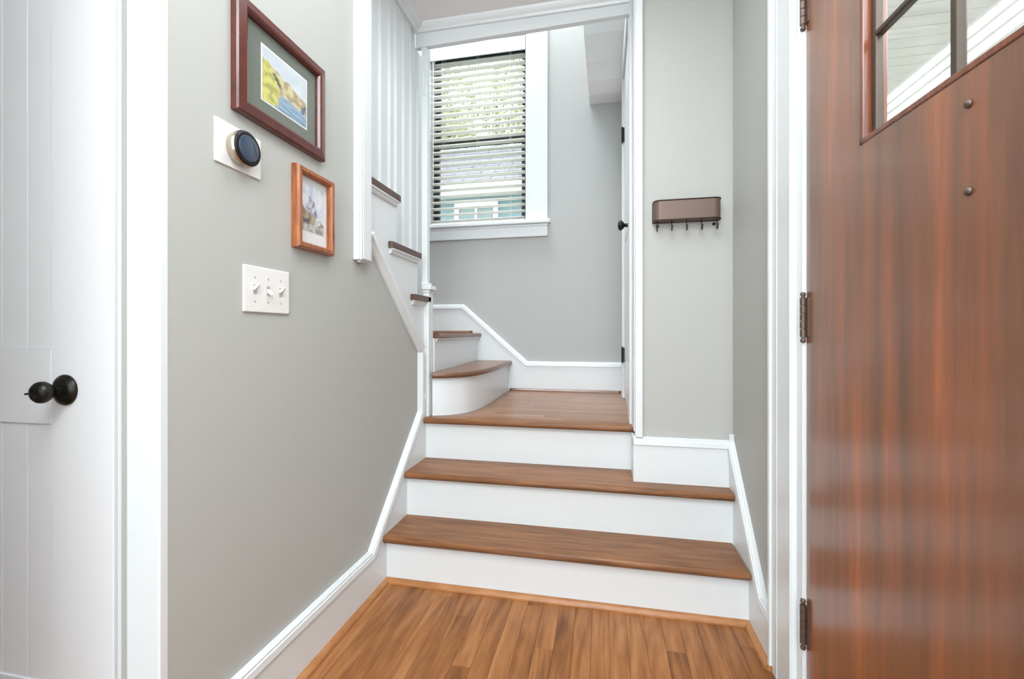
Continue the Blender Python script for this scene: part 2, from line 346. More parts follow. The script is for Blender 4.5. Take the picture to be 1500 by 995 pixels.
def slab(name, front, back, z, m):
    t = .027; bm = bmesh.new()
    lay = [(-.004, z-t), (0, z-t*.8), (.002, z-t*.5), (0, z-t*.2), (-.004, z)]
    rings = []
    n = len(front); pts = [Vector(p) for p in front]
    for o, zz in lay:
        R = []
        for i, p in enumerate(pts):
            tt = (pts[min(i+1, n-1)]-pts[max(i-1, 0)]).normalized(); q = p+Vector((tt.y, -tt.x))*o; R.append(bm.verts.new((q.x, q.y, zz)))
        R += [bm.verts.new((b[0], b[1], zz)) for b in back]; rings.append(R)
    k = len(rings[0])
    for a, b in zip(rings, rings[1:]):
        for i in range(k): bm.faces.new([a[i], a[(i+1) % k], b[(i+1) % k], b[i]])
    bm.faces.new(rings[0][::-1]); bm.faces.new(rings[-1]); return part(name, bm, m)
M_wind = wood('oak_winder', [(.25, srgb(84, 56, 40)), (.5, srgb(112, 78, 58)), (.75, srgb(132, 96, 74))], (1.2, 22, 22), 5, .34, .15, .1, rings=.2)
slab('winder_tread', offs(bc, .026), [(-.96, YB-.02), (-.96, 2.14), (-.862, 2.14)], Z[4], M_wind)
# winder B riser + tread, nearly along Y
bm = bmesh.new(); prism(bm, [(-.842, 2.13), (-.895, YB-.02), (-.915, YB-.02), (-.862, 2.13)], 'Z', Z[4], Z[5]-.027); part('riser', bm, M_trim)
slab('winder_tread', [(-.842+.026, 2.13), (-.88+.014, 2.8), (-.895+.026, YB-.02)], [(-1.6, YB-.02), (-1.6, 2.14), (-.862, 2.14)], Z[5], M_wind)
bm = bmesh.new(); mould(bm, [(2.14, Z[5]-.027), (YB-.03, Z[5]-.027)], COVE, 'X', -.866, 1)
for v in bm.verts: v.co.x += (-.895+.842)*(v.co.y-2.13)/(YB-2.15)+.026
part('cove_moulding', bm, M_trim)
# upper flight treads (returns show through the stringer) and risers
for (z, y0, y1, xo) in ((Z[6], 1.905, 2.112, -.845), (Z[7], 1.69, 2.005, -.850), (Z[8], 1.514, 1.783, -.850)):
    t = .027; bm = bmesh.new(); c = .016
    poly = [(-.926, y0), (xo-.003, y0), (xo, y0+.003), (xo, y1-c), (xo-c*.6, y1-c*.25), (xo-c*1.4, y1), (-.926, y1)]
    if z == Z[6]: poly = [(-.876-.05, y0), (xo-.003, y0), (xo, y0+.003), (xo, y1-c), (xo-c*.6, y1-c*.25), (xo-c, y1-.05), (-.926, y1-.05)]
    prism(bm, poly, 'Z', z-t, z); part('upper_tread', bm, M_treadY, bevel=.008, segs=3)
    bm = bmesh.new(); mould(bm, [(y0+.01, z-t), (y1-.025, z-t)], [(0, 0), (0, .018), (-.006, .0175), (-.008, .011), (-.018, .009), (-.022, .005), (-.022, 0)], 'X', -.870, 1); part('cove_moulding', bm, M_trim)
part('riser', B((-1.5, -.92, 2.145, 2.165, Z[5], Z[6]-.027)), M_trim)
# stringer face
bm = bmesh.new()
prism(bm, [(1.518, 1.35), (2.0, .907), (2.0, .56), (2.062, .56), (2.062, Z[6]-.027), (1.985, Z[6]-.027), (1.985, Z[7]-.027), (1.77, Z[7]-.027), (1.77, Z[8]-.027), (1.516, Z[8]-.027)], 'X', -.925, -.870)
part('stringer', bm, M_trim)
bm = bmesh.new(); mould(bm, [(1.999, .912), (1.516, 1.36)], [(0, 0), (0, .008), (.004, .012), (.010, .014), (.013, .026), (.028, .029), (.034, .018), (.034, 0)], 'X', XL, 1, side=-1)
part('stringer_moulding', bm, M_trim)
# newel
nw = part('newel_post', B((-.876, -.845, 2.062, 2.122, .56, 1.215)), M_trim, bevel=.003)
mesh_obj('newel_cap', B((-.878, -.840, 2.058, 2.126, 1.200, 1.212), (-.880, -.832, 2.053, 2.132, 1.213, 1.235), (-.886, -.852, 2.062, 2.122, 1.236, 1.252)), M_trim, nw, bevel=.004)
up = S('trim_post', B((-.890, -.860, 2.077, 2.115, 1.250, 2.426)), M_trim, 'slender white post rising from the newel to the header beam', 'post', bevel=.003)
bm = bmesh.new(); prism(bm, [(2.070, 2.185), (2.076, 2.185), (2.076, 2.325), (2.070, 2.325), (2.062, 2.27), (2.062, 2.24)], 'X', -.880, -.868)
tag(mesh_obj('cord_cleat', bm, M_trim, bevel=.002), 'small white wooden cleat on the slender post beside the window', 'cleat')

# ------------------------------------------------------------------ baseboards and shoe mouldings
bl = S('baseboard_left', bmesh.new(), M_trim, 'white baseboard that climbs the left wall beside the stairs', 'baseboard')
bm = bmesh.new(); prism(bm, [(.742, 0), (2.06, 0), (2.06, .70), (1.999, .620), (1.539, .167), (.742, .167)], 'X', XL+.0005, LF)
mesh_obj('skirt_board', bm, M_trim, bl)
bm = bmesh.new(); mould(bm, [(.742, .171), (1.536, .171), (1.996, .626), (1.996, .905)], CAPP, 'X', XL, 1)
mesh_obj('cap_moulding', bm, M_trim, bl)
bm = bmesh.new(); mould(bm, [(.742, .171), (1.536, .171)], [(0,0),(0,.001),(-.001,.001)], 'X', XL, 1); bm.free()
br = S('baseboard_right', bmesh.new(), M_trim, 'white baseboard that climbs the right wall beside the stairs', 'baseboard')
bm = bmesh.new(); prism(bm, [(1.452, 0), (1.92, 0), (1.892, .60), (1.892, .570), (1.534, .163), (1.452, .163)], 'X', RF, XR-.0005)
mesh_obj('skirt_board', bm, M_trim, br)
bm = bmesh.new(); mould(bm, [(1.452, .168), (1.531, .168), (1.889, .572)], CAPP, 'X', XR, -1); mesh_obj('cap_moulding', bm, M_trim, br)
ba = S('baseboard_alcove', bmesh.new(), M_trim, 'white baseboard under the hook rack standing on the second tread', 'baseboard')
mesh_obj('skirt_board', B((.121, XR-.0005, 1.893, 1.9095, Z[2], .568), (.121, .155, 1.9095, YR[2]+.02, Z[2], .560)), M_trim, ba)
bm = bmesh.new(); mould(bm, [(.121, .572), (XR, .572)], CAPP, 'Y', 1.91, -1); mesh_obj('cap_moulding', bm, M_trim, ba)
bb = S('baseboard_back', bmesh.new(), M_trim, 'white baseboard on the landing back wall that steps up over the winders', 'baseboard')
bm = bmesh.new(); prism(bm, [(.13, Z[3]), (-1.94, Z[3]), (-1.94, 1.206), (-1.007, 1.206), (-.532, .793), (.13, .793)], 'Y', YB-.018, YB-.0005)
mesh_obj('skirt_board', bm, M_trim, bb)
bm = bmesh.new(); mould(bm, [(.118, .797), (-.53, .797), (-1.005, 1.21), (-1.9, 1.21)], CAPP, 'Y', YB, -1, side=-1); mesh_obj('cap_moulding', bm, M_trim, bb)
QR = [(0, 0), (.019, 0), (.0185, .005), (.016, .010), (.011, .015), (.005, .0178), (0, .018)]   # (out, up)
def shoe(name, a, b, nrm, z, label):
    bm = bmesh.new(); a = Vector(a); b = Vector(b); n = Vector(nrm); r0 = []; r1 = []
    d = (b-a).normalized()
    for o, u in QR:
        q = a+n*o+d*o; r0.append(bm.verts.new((q.x, q.y, z+u))); q = b+n*o-d*o; r1.append(bm.verts.new((q.x, q.y, z+u)))
    k = len(QR)
    for j in range(k): bm.faces.new([r0[j], r0[(j+1) % k], r1[(j+1) % k], r1[j]])
    bm.faces.new(r0); bm.faces.new(r1[::-1]); return S(name, bm, M_shoe, label, 'shoe moulding')
shoe('trim_shoe_left', (LF, .73), (LF, 1.65), (1, 0), 0, 'oak shoe moulding along the floor under the left baseboard')
shoe('trim_shoe_stair', (LF, 1.65), (RF, 1.65), (0, -1), 0, 'oak shoe moulding along the floor under the first riser')
shoe('trim_shoe_right', (RF, 1.65), (RF, 1.43), (-1, 0), 0, 'oak shoe moulding along the floor under the right baseboard')
shoe('trim_shoe_landing', (-.66, YB-.018), (.118, YB-.018), (0, -1), Z[3], 'oak shoe moulding at the back of the landing').data.materials[0] = M_wind
shoe('trim_shoe_winder', (-1.6, YB-.018), (-.935, YB-.018), (0, -1), Z[5], 'oak shoe moulding at the back of the upper winder').data.materials[0] = M_wind

# ------------------------------------------------------------------ closet door (left)
d1 = tag(empty('door_1', (-1.72, .734, 0)), 'white closet door with flush boards and dark knob at far left', 'door', kind='structure')
def dp(par, name, bm, m, **k):
    o = mesh_obj(name, bm, m, par, **k); o.matrix_parent_inverse = par_inv[par.name]; return o
par_inv = {}
def reg(e): par_inv[e.name] = (Matrix.Translation(e.location) @ e.rotation_euler.to_matrix().to_4x4()).inverted(); return e
reg(d1)
DX0, DX1, DY = -1.745, -1.010, .745
ST = .170
dp(d1, 'stile', B((DX1-ST, DX1, DY, DY+.035, .01, 2.03)), M_door, bevel=.0015)
dp(d1, 'stile', B((DX0, DX0+ST, DY, DY+.035, .01, 2.03)), M_door, bevel=.0015)
for z0, z1 in ((.01, .235), (.800, .964), (1.92, 2.03)):
    dp(d1, 'rail', B((DX0+ST, DX1-ST, DY, DY+.035, z0, z1)), M_door, bevel=.0015)
edg = [DX0+ST, -1.50, -1.414, -1.328, -1.253, DX1-ST]
for z0, z1 in ((.235, .800), (.964, 1.92)):
    dp(d1, 'panel_back', B((edg[0], edg[-1], DY+.012, DY+.034, z0, z1)), M_screw)
    for a, b in zip(edg, edg[1:]):
        dp(d1, 'panel_board', B((a+.001, b-.001, DY+.0035, DY+.0115, z0+.0005, z1-.0005)), M_door, bevel=.0006, segs=1)
# knob
kz, kx = .877, -1.138
kn = bmesh.new(); lathe(kn, [(0, 0), (.033, 0), (.0335, .003), (.032, .006), (.027, .0085), (.026, .0105), (.020, .012), (.012, .014), (0, .014)], (kx, DY, kz), (0, -1, 0), 32)
ks = dp(d1, 'knob_rose', kn, M_bronze, smooth=True)
kn = bmesh.new(); lathe(kn, [(0, .008), (.0115, .008), (.0105, .018), (.0105, .026), (.014, .028), (.015, .031), (.0190, .033), (.0222, .038), (.0230, .043), (.0218, .049), (.017, .0545), (.009, .057), (.008, .056), (0, .0565)], (kx, DY, kz), (0, -1, 0), 32)
dp(d1, 'knob', kn, M_bronze, smooth=True)
kn = bmesh.new(); tube(kn, [(kx, DY-.054, kz), (kx, DY-.070, kz)], .0022, 8); dp(d1, 'lock_pin', kn, M_black)
# its casing: jamb strip and casing board at the outside corner
tc = S('trim_closet_jamb', B((-1.007, -.940, .750, .82, 0, 2.05), (-1.80, -1.748, .750, .82, 0, 2.05), (-1.748, -1.007, .750, .82, 2.035, 2.06)), M_trim, 'recessed white jamb strip right of the closet door', 'door jamb', bevel=.002)
S('trim_closet_casing', B((-.957, XL+.001, .730, .750, 0, 2.13), (-1.87, -1.77, .716, .733, 0, 2.13), (-1.77, -.957, .730, .749, 2.055, 2.13)), M_trim, 'white casing board at the outside corner right of the closet door', 'door casing', bevel=.003)

# ------------------------------------------------------------------ front door (right wall)
HX, HY = XR+.004, 1.262
tf = S('trim_front_casing', B((XR-.019, XR, 1.302, 1.452, 0, 2.18), (XR-.019, XR, .14, .27, 0, 2.18), (XR-.019, XR, .27, 1.302, 2.085, 2.18)), M_trim, 'white casing around the front door', 'door casing', bevel=.003)
for y0, y1, x in ((1.436, 1.454, XR-.026), (1.300, 1.312, XR-.022), (1.395, 1.400, XR-.0205)):
    mesh_obj('casing_bead', B((x, XR-.018, y0, y1, 0, 2.18)), M_trim, tf, bevel=.003)
S('trim_front_jamb', B((XR-.004, XR+.14, 1.268, 1.300, 0, 2.085), (XR-.004, XR+.14, .27, .305, 0, 2.085), (XR-.004, XR+.14, .305, 1.268, 2.05, 2.085), (XR+.06, XR+.075, 1.25, 1.268, 0, 2.05)), M_trim, 'white jamb of the front door holding the hinges', 'door jamb', bevel=.0015)
d2 = reg(tag(empty('door_2', (HX, HY, 0), math.radians(-2.5) * -1), 'glossy reddish-brown mahogany front door with glazed panes at upper right', 'door', kind='structure'))
# local frame: -Y runs along the leaf from hinge to latch, +X outward.  u = distance from the hinge
d2.rotation_euler = (0, 0, math.radians(2.2)); par_inv[d2.name] = Matrix.Identity(4)
GU0, GU1, GZ0, GZ1 = .222, .652, 1.385, 1.86
T = .044
bm = B((0, T, -GU0, 0, .008, 2.04), (0, T, -.895, -GU1, .008, 2.04), (0, T, -GU1, -GU0, .008, GZ0), (0, T, -GU1, -GU0, GZ1, 2.04))
bmesh.ops.remove_doubles(bm, verts=bm.verts[:], dist=1e-5)
dp(d2, 'leaf', bm, M_fdoor)
for bx in ((-.002, T, -GU0-.012, -GU0, GZ0, GZ1), (-.002, T, -GU1, -GU1+.012, GZ0, GZ1), (-.002, T, -GU1, -GU0, GZ0, GZ0+.012), (-.002, T, -GU1, -GU0, GZ1-.012, GZ1)):
    dp(d2, 'glazing_bead', B(bx), M_fdoor2, bevel=.0025)
M_came = mat('dark_metal_muntin', srgb(74, 64, 54), .4, .4)
for bx in ((.014, .030, -GU0-.026, -GU0-.012, GZ0+.012, GZ1-.012), (.014, .030, -GU1+.012, -GU1+.022, GZ0+.012, GZ1-.012)):
    dp(d2, 'glazing_stop', B(bx), M_came, bevel=.003)
GM = (GU0+GU1)/2
dp(d2, 'muntin', B((.014, .030, -GM-.007, -GM+.007, GZ0+.012, GZ1-.012)), M_came, bevel=.003)
for zz in (1.60, 1.80): dp(d2, 'muntin', B((.014, .030, -GU1+.02, -GU0-.02, zz-.006, zz+.006)), M_came, bevel=.003)
dp(d2, 'glass_pane', B((.021, .024, -GU1+.012, -GU0-.012, GZ0+.012, GZ1-.012)), M_wavy)
for zz in (1.338, 1.209):
    bm = bmesh.new(); lathe(bm, [(0, 0), (.0065, 0), (.0065, .002), (.005, .0045), (.0025, .006), (0, .0062)], (0, -.486, zz), (-1, 0, 0), 14); dp(d2, 'bolt_head', bm, M_hinge, smooth=True)
def hinge(par, loc, h, r, m, wj=.022, wd=.02, flip=1):
    hg = empty('hinge', (0, 0, 0)); hg.parent = par; hg.matrix_parent_inverse = Matrix.Identity(4)
    x, y, z = loc
    bm = bmesh.new()
    for k in range(5):
        a = z+h*k/5+.0006; b = z+h*(k+1)/5-.0006; tube(bm, [(x, y, a), (x, y, b)], r, 14)
    mesh_obj('knuckle', bm, m, hg, smooth=False, bevel=.0006)
    bm = bmesh.new()
    for zz, s in ((z, -1), (z+h, 1)):
        lathe(bm, [(0, 0), (r*.9, 0), (r*.5, r*.5), (r*.95, r*1.1), (r*.8, r*1.9), (0, r*2.2)], (x, y, zz), (0, 0, s), 12)
    mesh_obj('finial', bm, m, hg, smooth=True)
    return hg
for z0 in (.203, .990, 1.79):
    hg = hinge(d2, (-.0075, .004, z0), .10, .0072, M_hinge)
    mesh_obj('hinge_leaf', B((-.003, .0, -.012, .002, z0, z0+.10)), M_hinge, hg, bevel=.0005)
# black strip added as the shade in the gap between door and jamb
S('trim_gap_shade', B((XR+.0065, XR+.060, 1.2645, 1.2679, 0, 2.05)), M_black, 'dark strip standing for shade in the gap beside the front door', 'shade strip')

# ------------------------------------------------------------------ landing door and opening trim (right of the landing)
S('trim_opening_corner', B((.128, .158, 1.888, 1.914, .571, ZC)), M_trim, 'thin white corner strip at the left edge of the hook rack wall', 'trim', bevel=.003)
S('trim_opening_jamb', B((.124, .154, 1.914, 2.060, .588, ZC), (.114, .138, 2.060, 2.185, Z[3], 2.72)), M_trim, 'white jamb board at the right side of the landing opening', 'trim', bevel=.003)
S('trim_landing_casing', B((.116, .138, 2.905, 2.985, Z[3], 2.72), (.116, .138, 2.185, 2.905, 2.622, 2.72)), M_trim, 'white casing on the far side of the landing door', 'door casing', bevel=.003)
d3 = reg(tag(empty('door_3', (.14, 2.9, Z[3])), 'white door right of the landing seen almost edge-on with black hinges', 'door', kind='structure'))
dp(d3, 'leaf', B((.130, .165, 2.192, 2.898, Z[3]+.01, 2.615)), M_door, bevel=.002)
for y0, y1, z0, z1 in ((2.31, 2.78, .85, 1.38), (2.31, 2.78, 1.55, 2.5)):
    dp(d3, 'raised_panel', B((.127, .131, y0, y1, z0, z1)), M_door, bevel=.002)
for zc in (.862, 2.25):
    hg = empty('hinge', (0, 0, 0)); hg.parent = d3; hg.matrix_parent_inverse = par_inv[d3.name]
    bm = bmesh.new(); tube(bm, [(.117, 2.885, zc-.045), (.117, 2.885, zc+.045)], .0065, 10); tube(bm, [(.117, 2.885, zc-.054), (.117, 2.885, zc+.054)], .0038, 8); mesh_obj('knuckle', bm, M_black, hg)
    mesh_obj('hinge_leaf', B((.118, .132, 2.878, 2.884, zc-.045, zc+.045)), M_black, hg)
bm = bmesh.new(); lathe(bm, [(0, 0), (.028, 0), (.028, .005), (.010, .010), (.009, .028), (.018, .034), (.026, .044), (.026, .050), (.018, .058), (0, .061)], (.130, 2.27, 1.535), (-1, 0, 0), 24)
dp(d3, 'knob', bm, M_black, smooth=True)

# ------------------------------------------------------------------ stair window
w = reg(tag(empty('window_1', ((WX0+WX1)/2, YB, WZ0)), 'double-hung landing window with black sashes and white casing', 'window', kind='structure'))
dp(w, 'casing', B((WX1, WX1+.145, YB-.02, YB, WZ0, WZ1+.11)), M_trim, bevel=.003)
dp(w, 'casing', B((WX0-.12, WX0, YB-.02, YB, WZ0, WZ1+.11)), M_trim, bevel=.003)
dp(w, 'casing', B((WX0, WX1, YB-.02, YB, WZ1, WZ1+.11)), M_trim, bevel=.003)
dp(w, 'jamb_liner', B((WX1-.012, WX1, YB-.018, YB+.14, WZ0, WZ1), (WX0, WX0+.012, YB-.018, YB+.14, WZ0, WZ1), (WX0+.012, WX1-.012, YB, YB+.14, WZ1-.012, WZ1)), M_trim)
dp(w, 'sill', B((WX0-.15, WX1+.165, YB-.055, YB+.10, WZ0-.028, WZ0)), M_trim, bevel=.006)
dp(w, 'apron', B((WX0-.12, WX1+.145, YB-.024, YB, WZ0-.115, WZ0-.028)), M_trim, bevel=.003)
dp(w, 'apron_bead', B((WX0-.12, WX1+.150, YB-.032, YB, WZ0-.044, WZ0-.028)), M_trim, bevel=.004)
ZM = 2.44
def sash(y, z0, z1, rt=.045, rb=.05):
    s = dp(w, 'sash', B((WX0+.012, WX0+.055, y, y+.03, z0, z1), (WX1-.055, WX1-.012, y, y+.03, z0, z1), (WX0+.055, WX1-.055, y, y+.03, z0, z0+rb), (WX0+.055, WX1-.055, y, y+.03, z1-rt, z1)), M_sash)
    mesh_obj('pane', B((WX0+.055, WX1-.055, y+.013, y+.017, z0+rb, z1-rt)), M_glass, s)
sash(YB+.065, WZ0, ZM+.02); sash(YB+.10, ZM-.02, WZ1-.012)
# blind
bl_ = reg(tag(empty('window_blind', ((WX0+WX1)/2, YB+.02, WZ1)), 'white two-inch slat blind hanging open in the landing window', 'blind'))
bx0, bx1 = WX0+.018, WX1-.020
dp(bl_, 'headrail', B((bx0, bx1, YB-.005, YB+.045, WZ1-.055, WZ1-.013)), M_slat, bevel=.002)
dp(bl_, 'valance', B((bx0-.004, bx1+.004, YB-.017, YB-.009, WZ1-.113, WZ1-.012)), M_trim, bevel=.003)
zt = WZ1-.134; nsl = 26; stp = (zt-(WZ0+.035))/(nsl-1)
slat0 = None
for k in range(nsl):
    if slat0 is None:
        bm = bmesh.new(); R = []
        for j in range(7):
            v = -.025+.05*j/6; c = .0022*(1-(v/.025)**2); R.append((v, c))
        poly = [(v, c+.0013) for v, c in R]+[(v, c-.0013) for v, c in R[::-1]]
        prism(bm, poly, 'X', bx0+.003, bx1-.003); ca, sa = math.cos(math.radians(-4)), math.sin(math.radians(-4))
        for v in bm.verts: y, z = v.co.y, v.co.z; v.co.y = y*ca-z*sa+YB+.022; v.co.z = y*sa+z*ca
        slat0 = dp(bl_, 'slat', bm, M_slat); s = slat0
    else: s = slat0.copy(); C.objects.link(s); s.parent = bl_; s.matrix_parent_inverse = par_inv[bl_.name]
    s.location = (0, 0, zt-k*stp)
dp(bl_, 'bottom_rail', B((bx0+.002, bx1-.002, YB-.004, YB+.048, WZ0+.006, WZ0+.020)), M_slat, bevel=.002)
for x in (bx0+.09, (bx0+bx1)/2, bx1-.11):
    bm = bmesh.new()
    for y in (YB-.0045, YB+.0485): tube(bm, [(x, y, WZ0+.01), (x, y, WZ1-.05)], .0009, 5)
    dp(bl_, 'ladder_cord', bm, M_cord)
bm = bmesh.new(); tube(bm, [(bx0+.02, YB-.012, 2.1), (bx0+.02, YB-.012, WZ1-.07)], .003, 8); dp(bl_, 'tilt_wand', bm, M_cord)

# ------------------------------------------------------------------ pictures, thermostat, switches on the left wall
def painted(name, parent, x, y0, y1, z0, z1, fn, nu=48, nv=40, th=.0008):
    me = bpy.data.meshes.new(name); vs = []; fs = []
    for j in range(nv+1):
        for i in range(nu+1): vs.append((x, y0+(y1-y0)*i/nu, z0+(z1-z0)*j/nv))
    for j in range(nv):
        for i in range(nu): a = j*(nu+1)+i; fs.append((a, a+1, a+nu+2, a+nu+1))
    me.from_pydata(vs, [], fs); ca = me.color_attributes.new('ink', 'FLOAT_COLOR', 'POINT')
    for k, v in enumerate(vs):
        u = (k % (nu+1))/nu; t = (k//(nu+1))/nv; ca.data[k].color = fn(u, t)
    me.materials.append(M_print); o = bpy.data.objects.new(name, me); C.objects.link(o); o.parent = parent; return o
def mixc(a, b, t): t = max(0, min(1, t)); return tuple(a[i]*(1-t)+b[i]*t for i in range(3))+(1,)
rn = random.Random(3)
from mathutils import noise
def nz(u, v, s, o=0): return noise.fractal(Vector((u*s, v*s, o)), 1.0, 2.0, 4)
def art_river(u, v):
    c = mixc(srgb(214, 222, 226), srgb(196, 206, 214), nz(u, v, 3)+.4)
    ridge = .80-.30*u+.06*nz(u, 0, 6, 2)
    low = .40-.16*u+.04*nz(u, 0, 5, 5)
    if v < ridge: c = mixc(srgb(216, 204, 150), srgb(170, 152, 122), nz(u, v, 9, 1)*1.6+.3+.25*u)
    if v < low: c = mixc(srgb(160, 186, 204), srgb(96, 128, 158), nz(u*.4, v*2, 8, 4)*1.2+.4)
    if u < .33+.1*nz(0, v, 5) and v < ridge-.05+.1*nz(u, v, 5) and v > -.05+.3*u: c = mixc(srgb(218, 210, 118), srgb(168, 168, 84), nz(u, v, 8, 7)*1.6+.4)
    if .22 < u < .38 and abs(v-(.62-.9*(u-.22))) < .05+.05*nz(u, v, 14): c = srgb(74, 84, 66)
    if u > .86 and .24 < v < .36+.2*nz(u, v, 9): c = srgb(84, 104, 130)
    return c
def art_peak(u, v):
    c = mixc(srgb(208, 214, 232), srgb(236, 236, 240), nz(u, v, 4)*1.4+.5)
    pk = .86-1.5*abs(u-.42) + .05*nz(u, v, 8)
    if v < pk: c = mixc(srgb(216, 214, 224), srgb(128, 126, 148), nz(u, v, 9, 3)*1.8+.35)
    hill = .50-.28*u+.03*nz(u, 0, 7)
    if v < hill: c = mixc(srgb(182, 166, 138), srgb(132, 112, 94), nz(u, v, 7, 5)*1.6+.4)
    if (u-.72)**2+((v-.26)*1.3)**2 < .022: c = mixc(srgb(232, 232, 236), srgb(130, 124, 134), nz(u, v, 14)*2+.2)
    if v < .16+.05*nz(u, 0, 6): c = mixc(srgb(206, 204, 196), srgb(150, 144, 136), nz(u, v, 8)*1.6+.3)
    if .05 < u < .35 and .16 < v < .27 and nz(u, v, 12) > -.1: c = srgb(98, 88, 100)
    return c
def frame(root, x0, x1, y0, y1, z0, z1, wd, m, prof):
    bm = bmesh.new()
    P = [(y0, z0), (y1, z0), (y1, z1), (y0, z1)]; cy, cz = (y0+y1)/2, (z0+z1)/2; rings = []
    for (a, b) in P:
        R = []
        for u, v in prof: R.append(bm.verts.new((x0+v, a+(u if a < cy else -u), b+(u if b < cz else -u))))
        rings.append(R)
    k = len(prof)
    for i in range(4):
        r0, r1 = rings[i], rings[(i+1) % 4]
        for j in range(k): bm.faces.new([r0[j], r0[(j+1) % k], r1[(j+1) % k], r1[j]])
    return mesh_obj('frame', bm, m, root)
def local(root):  # parent at origin of its wall spot: children are built in world space
    for ch in root.children: ch.matrix_parent_inverse = Matrix.Translation(-root.location)
g1 = tag(empty('picture_frame', (XL, 1.07, 1.54)), 'large dark mahogany framed river watercolour with a sage mat', 'picture')
fw = .034
frame(g1, XL, 0, .905, 1.249, 1.538, 1.824, fw, M_mah, [(0, 0), (0, .016), (.004, .020), (.024, .024), (.030, .021), (fw, .014), (fw, 0)])
mesh_obj('mat_board', B((XL+.004, XL+.006, .936, 1.218, 1.57, 1.792)), M_mat1, g1)
mesh_obj('print_margin', B((XL+.006, XL+.0066, .994, 1.176, 1.606, 1.754)), M_mat2, g1)
painted('print', g1, XL+.0070, .998, 1.172, 1.610, 1.750, art_river)
mesh_obj('picture_glass', B((XL+.009, XL+.0105, .936, 1.218, 1.57, 1.792)), M_pglass, g1)
local(g1)
g2 = tag(empty('picture_frame', (XL, 1.2, 1.25)), 'small honey-brown wooden frame with a pale mountain print above the switches', 'picture')
frame(g2, XL, 0, 1.116, 1.292, 1.248, 1.487, .02, M_oakfr, [(0, 0), (0, .018), (.005, .025), (.015, .025), (.02, .018), (.02, 0)])
mesh_obj('mat_board', B((XL+.004, XL+.006, 1.134, 1.274, 1.266, 1.469)), M_mat2, g2)
painted('print', g2, XL+.0067, 1.152, 1.256, 1.306, 1.450, art_peak)
mesh_obj('picture_glass', B((XL+.009, XL+.0105, 1.134, 1.274, 1.266, 1.469)), M_pglass, g2)
local(g2)
t = tag(empty('thermostat', (XL, .9265, 1.4475)), 'round steel thermostat with dark display on a white wall plate', 'thermostat')
mesh_obj('wall_plate', B((XL, XL+.004, .8565, .997, 1.396, 1.499)), M_plas, t, bevel=.002)
bm = bmesh.new(); lathe(bm, [(0, .004), (.036, .004), (.040, .007), (.0425, .018), (.0425, .024), (.040, .028), (.036, .029), (0, .029)], (XL, .925, 1.447), (1, 0, 0), 48); mesh_obj('steel_ring', bm, M_steel, t, smooth=False)
bm = bmesh.new(); lathe(bm, [(0, .0295), (.0405, .0285), (.041, .0305), (.038, .033), (.034, .0335), (0, .0335)], (XL, .925, 1.447), (1, 0, 0), 48); mesh_obj('display_rim', bm, M_black, t, smooth=True)
bm = bmesh.new(); lathe(bm, [(0, .0337), (.031, .0337), (.030, .0342), (0, .0348)], (XL, .925, 1.447), (1, 0, 0), 48); mesh_obj('display', bm, mat('blue_grey_display', srgb(52, 66, 86), .08, 0, coat=.5), t, smooth=True)
local(t)
sw = tag(empty('light_switch', (XL, 1.02, 1.11)), 'white triple toggle light switch plate on the left wall', 'light switch')
mesh_obj('wall_plate', B((XL, XL+.0055, .939, 1.102, 1.053, 1.171)), M_plas, sw, bevel=.0028)
for i, dz in enumerate((1, -1, 1)):
    y = 1.0205+(i-1)*.046
    mesh_obj('toggle_slot', B((XL+.0050, XL+.0062, y-.0062, y+.0062, 1.100, 1.124)), M_screw, sw)
    bm = bmesh.new(); prism(bm, [(0, -.0042), (.013, .006), (.0145, .012), (.011, .0125), (0, .0055)], 'Y', y-.0042, y+.0042)
    for v in bm.verts: v.co = (XL+.0052+v.co.x, v.co.y, 1.112+v.co.z*dz)
    mesh_obj('toggle', bm, M_plas, sw, bevel=.0008)
    for zz in (1.081, 1.142):
        bm = bmesh.new(); lathe(bm, [(0, .005), (.003, .005), (.0027, .0062), (0, .0066)], (XL, y, zz), (1, 0, 0), 10); mesh_obj('screw', bm, M_screw, sw)
local(sw)

# ------------------------------------------------------------------ hook rack
rk = tag(empty('hook_rack', (.325, 1.91, 1.4)), 'brown metal key rack with a small tray and five hooks', 'hook rack')
X0, X1, YF, YW, ZB, ZT = .199, .452, 1.856, 1.9085, 1.452, 1.530; r = .026
def dpath(z, ins=0, n=8):
    p = [(X0+ins, YW, z)]
    for k in range(n+1): a = math.pi*k/n/2; p.append((X0+r-math.cos(a)*(r-ins), YF+r-math.sin(a)*(r-ins), z))
    for k in range(n+1): a = math.pi*k/n/2; p.append((X1-r+math.sin(a)*(r-ins), YF+r-math.cos(a)*(r-ins), z))
    p.append((X1-ins, YW, z)); return p
bm = bmesh.new(); a = dpath(0); b = dpath(0, .0015); prism(bm, [q[:2] for q in a]+[q[:2] for q in b[::-1]], 'Z', ZB, ZT); mesh_obj('tray_band', bm, M_rack, rk, smooth=False)
bm = bmesh.new(); prism(bm, [q[:2] for q in dpath(0, .001)], 'Z', ZB, ZB+.0015); mesh_obj('tray_bottom', bm, M_rack, rk)
bm = bmesh.new(); tube(bm, dpath(ZT), .0030, 8); mesh_obj('rim', bm, M_rackd, rk, smooth=True)
bm = bmesh.new(); tube(bm, dpath(ZB), .0030, 8); mesh_obj('rim', bm, M_rackd, rk, smooth=True)
bm = bmesh.new(); tube(bm, [(X0, YW-.002, ZB), (X0, YW-.002, ZT)], .0028, 8); tube(bm, [(X1, YW-.002, ZB), (X1, YW-.002, ZT)], .0028, 8)
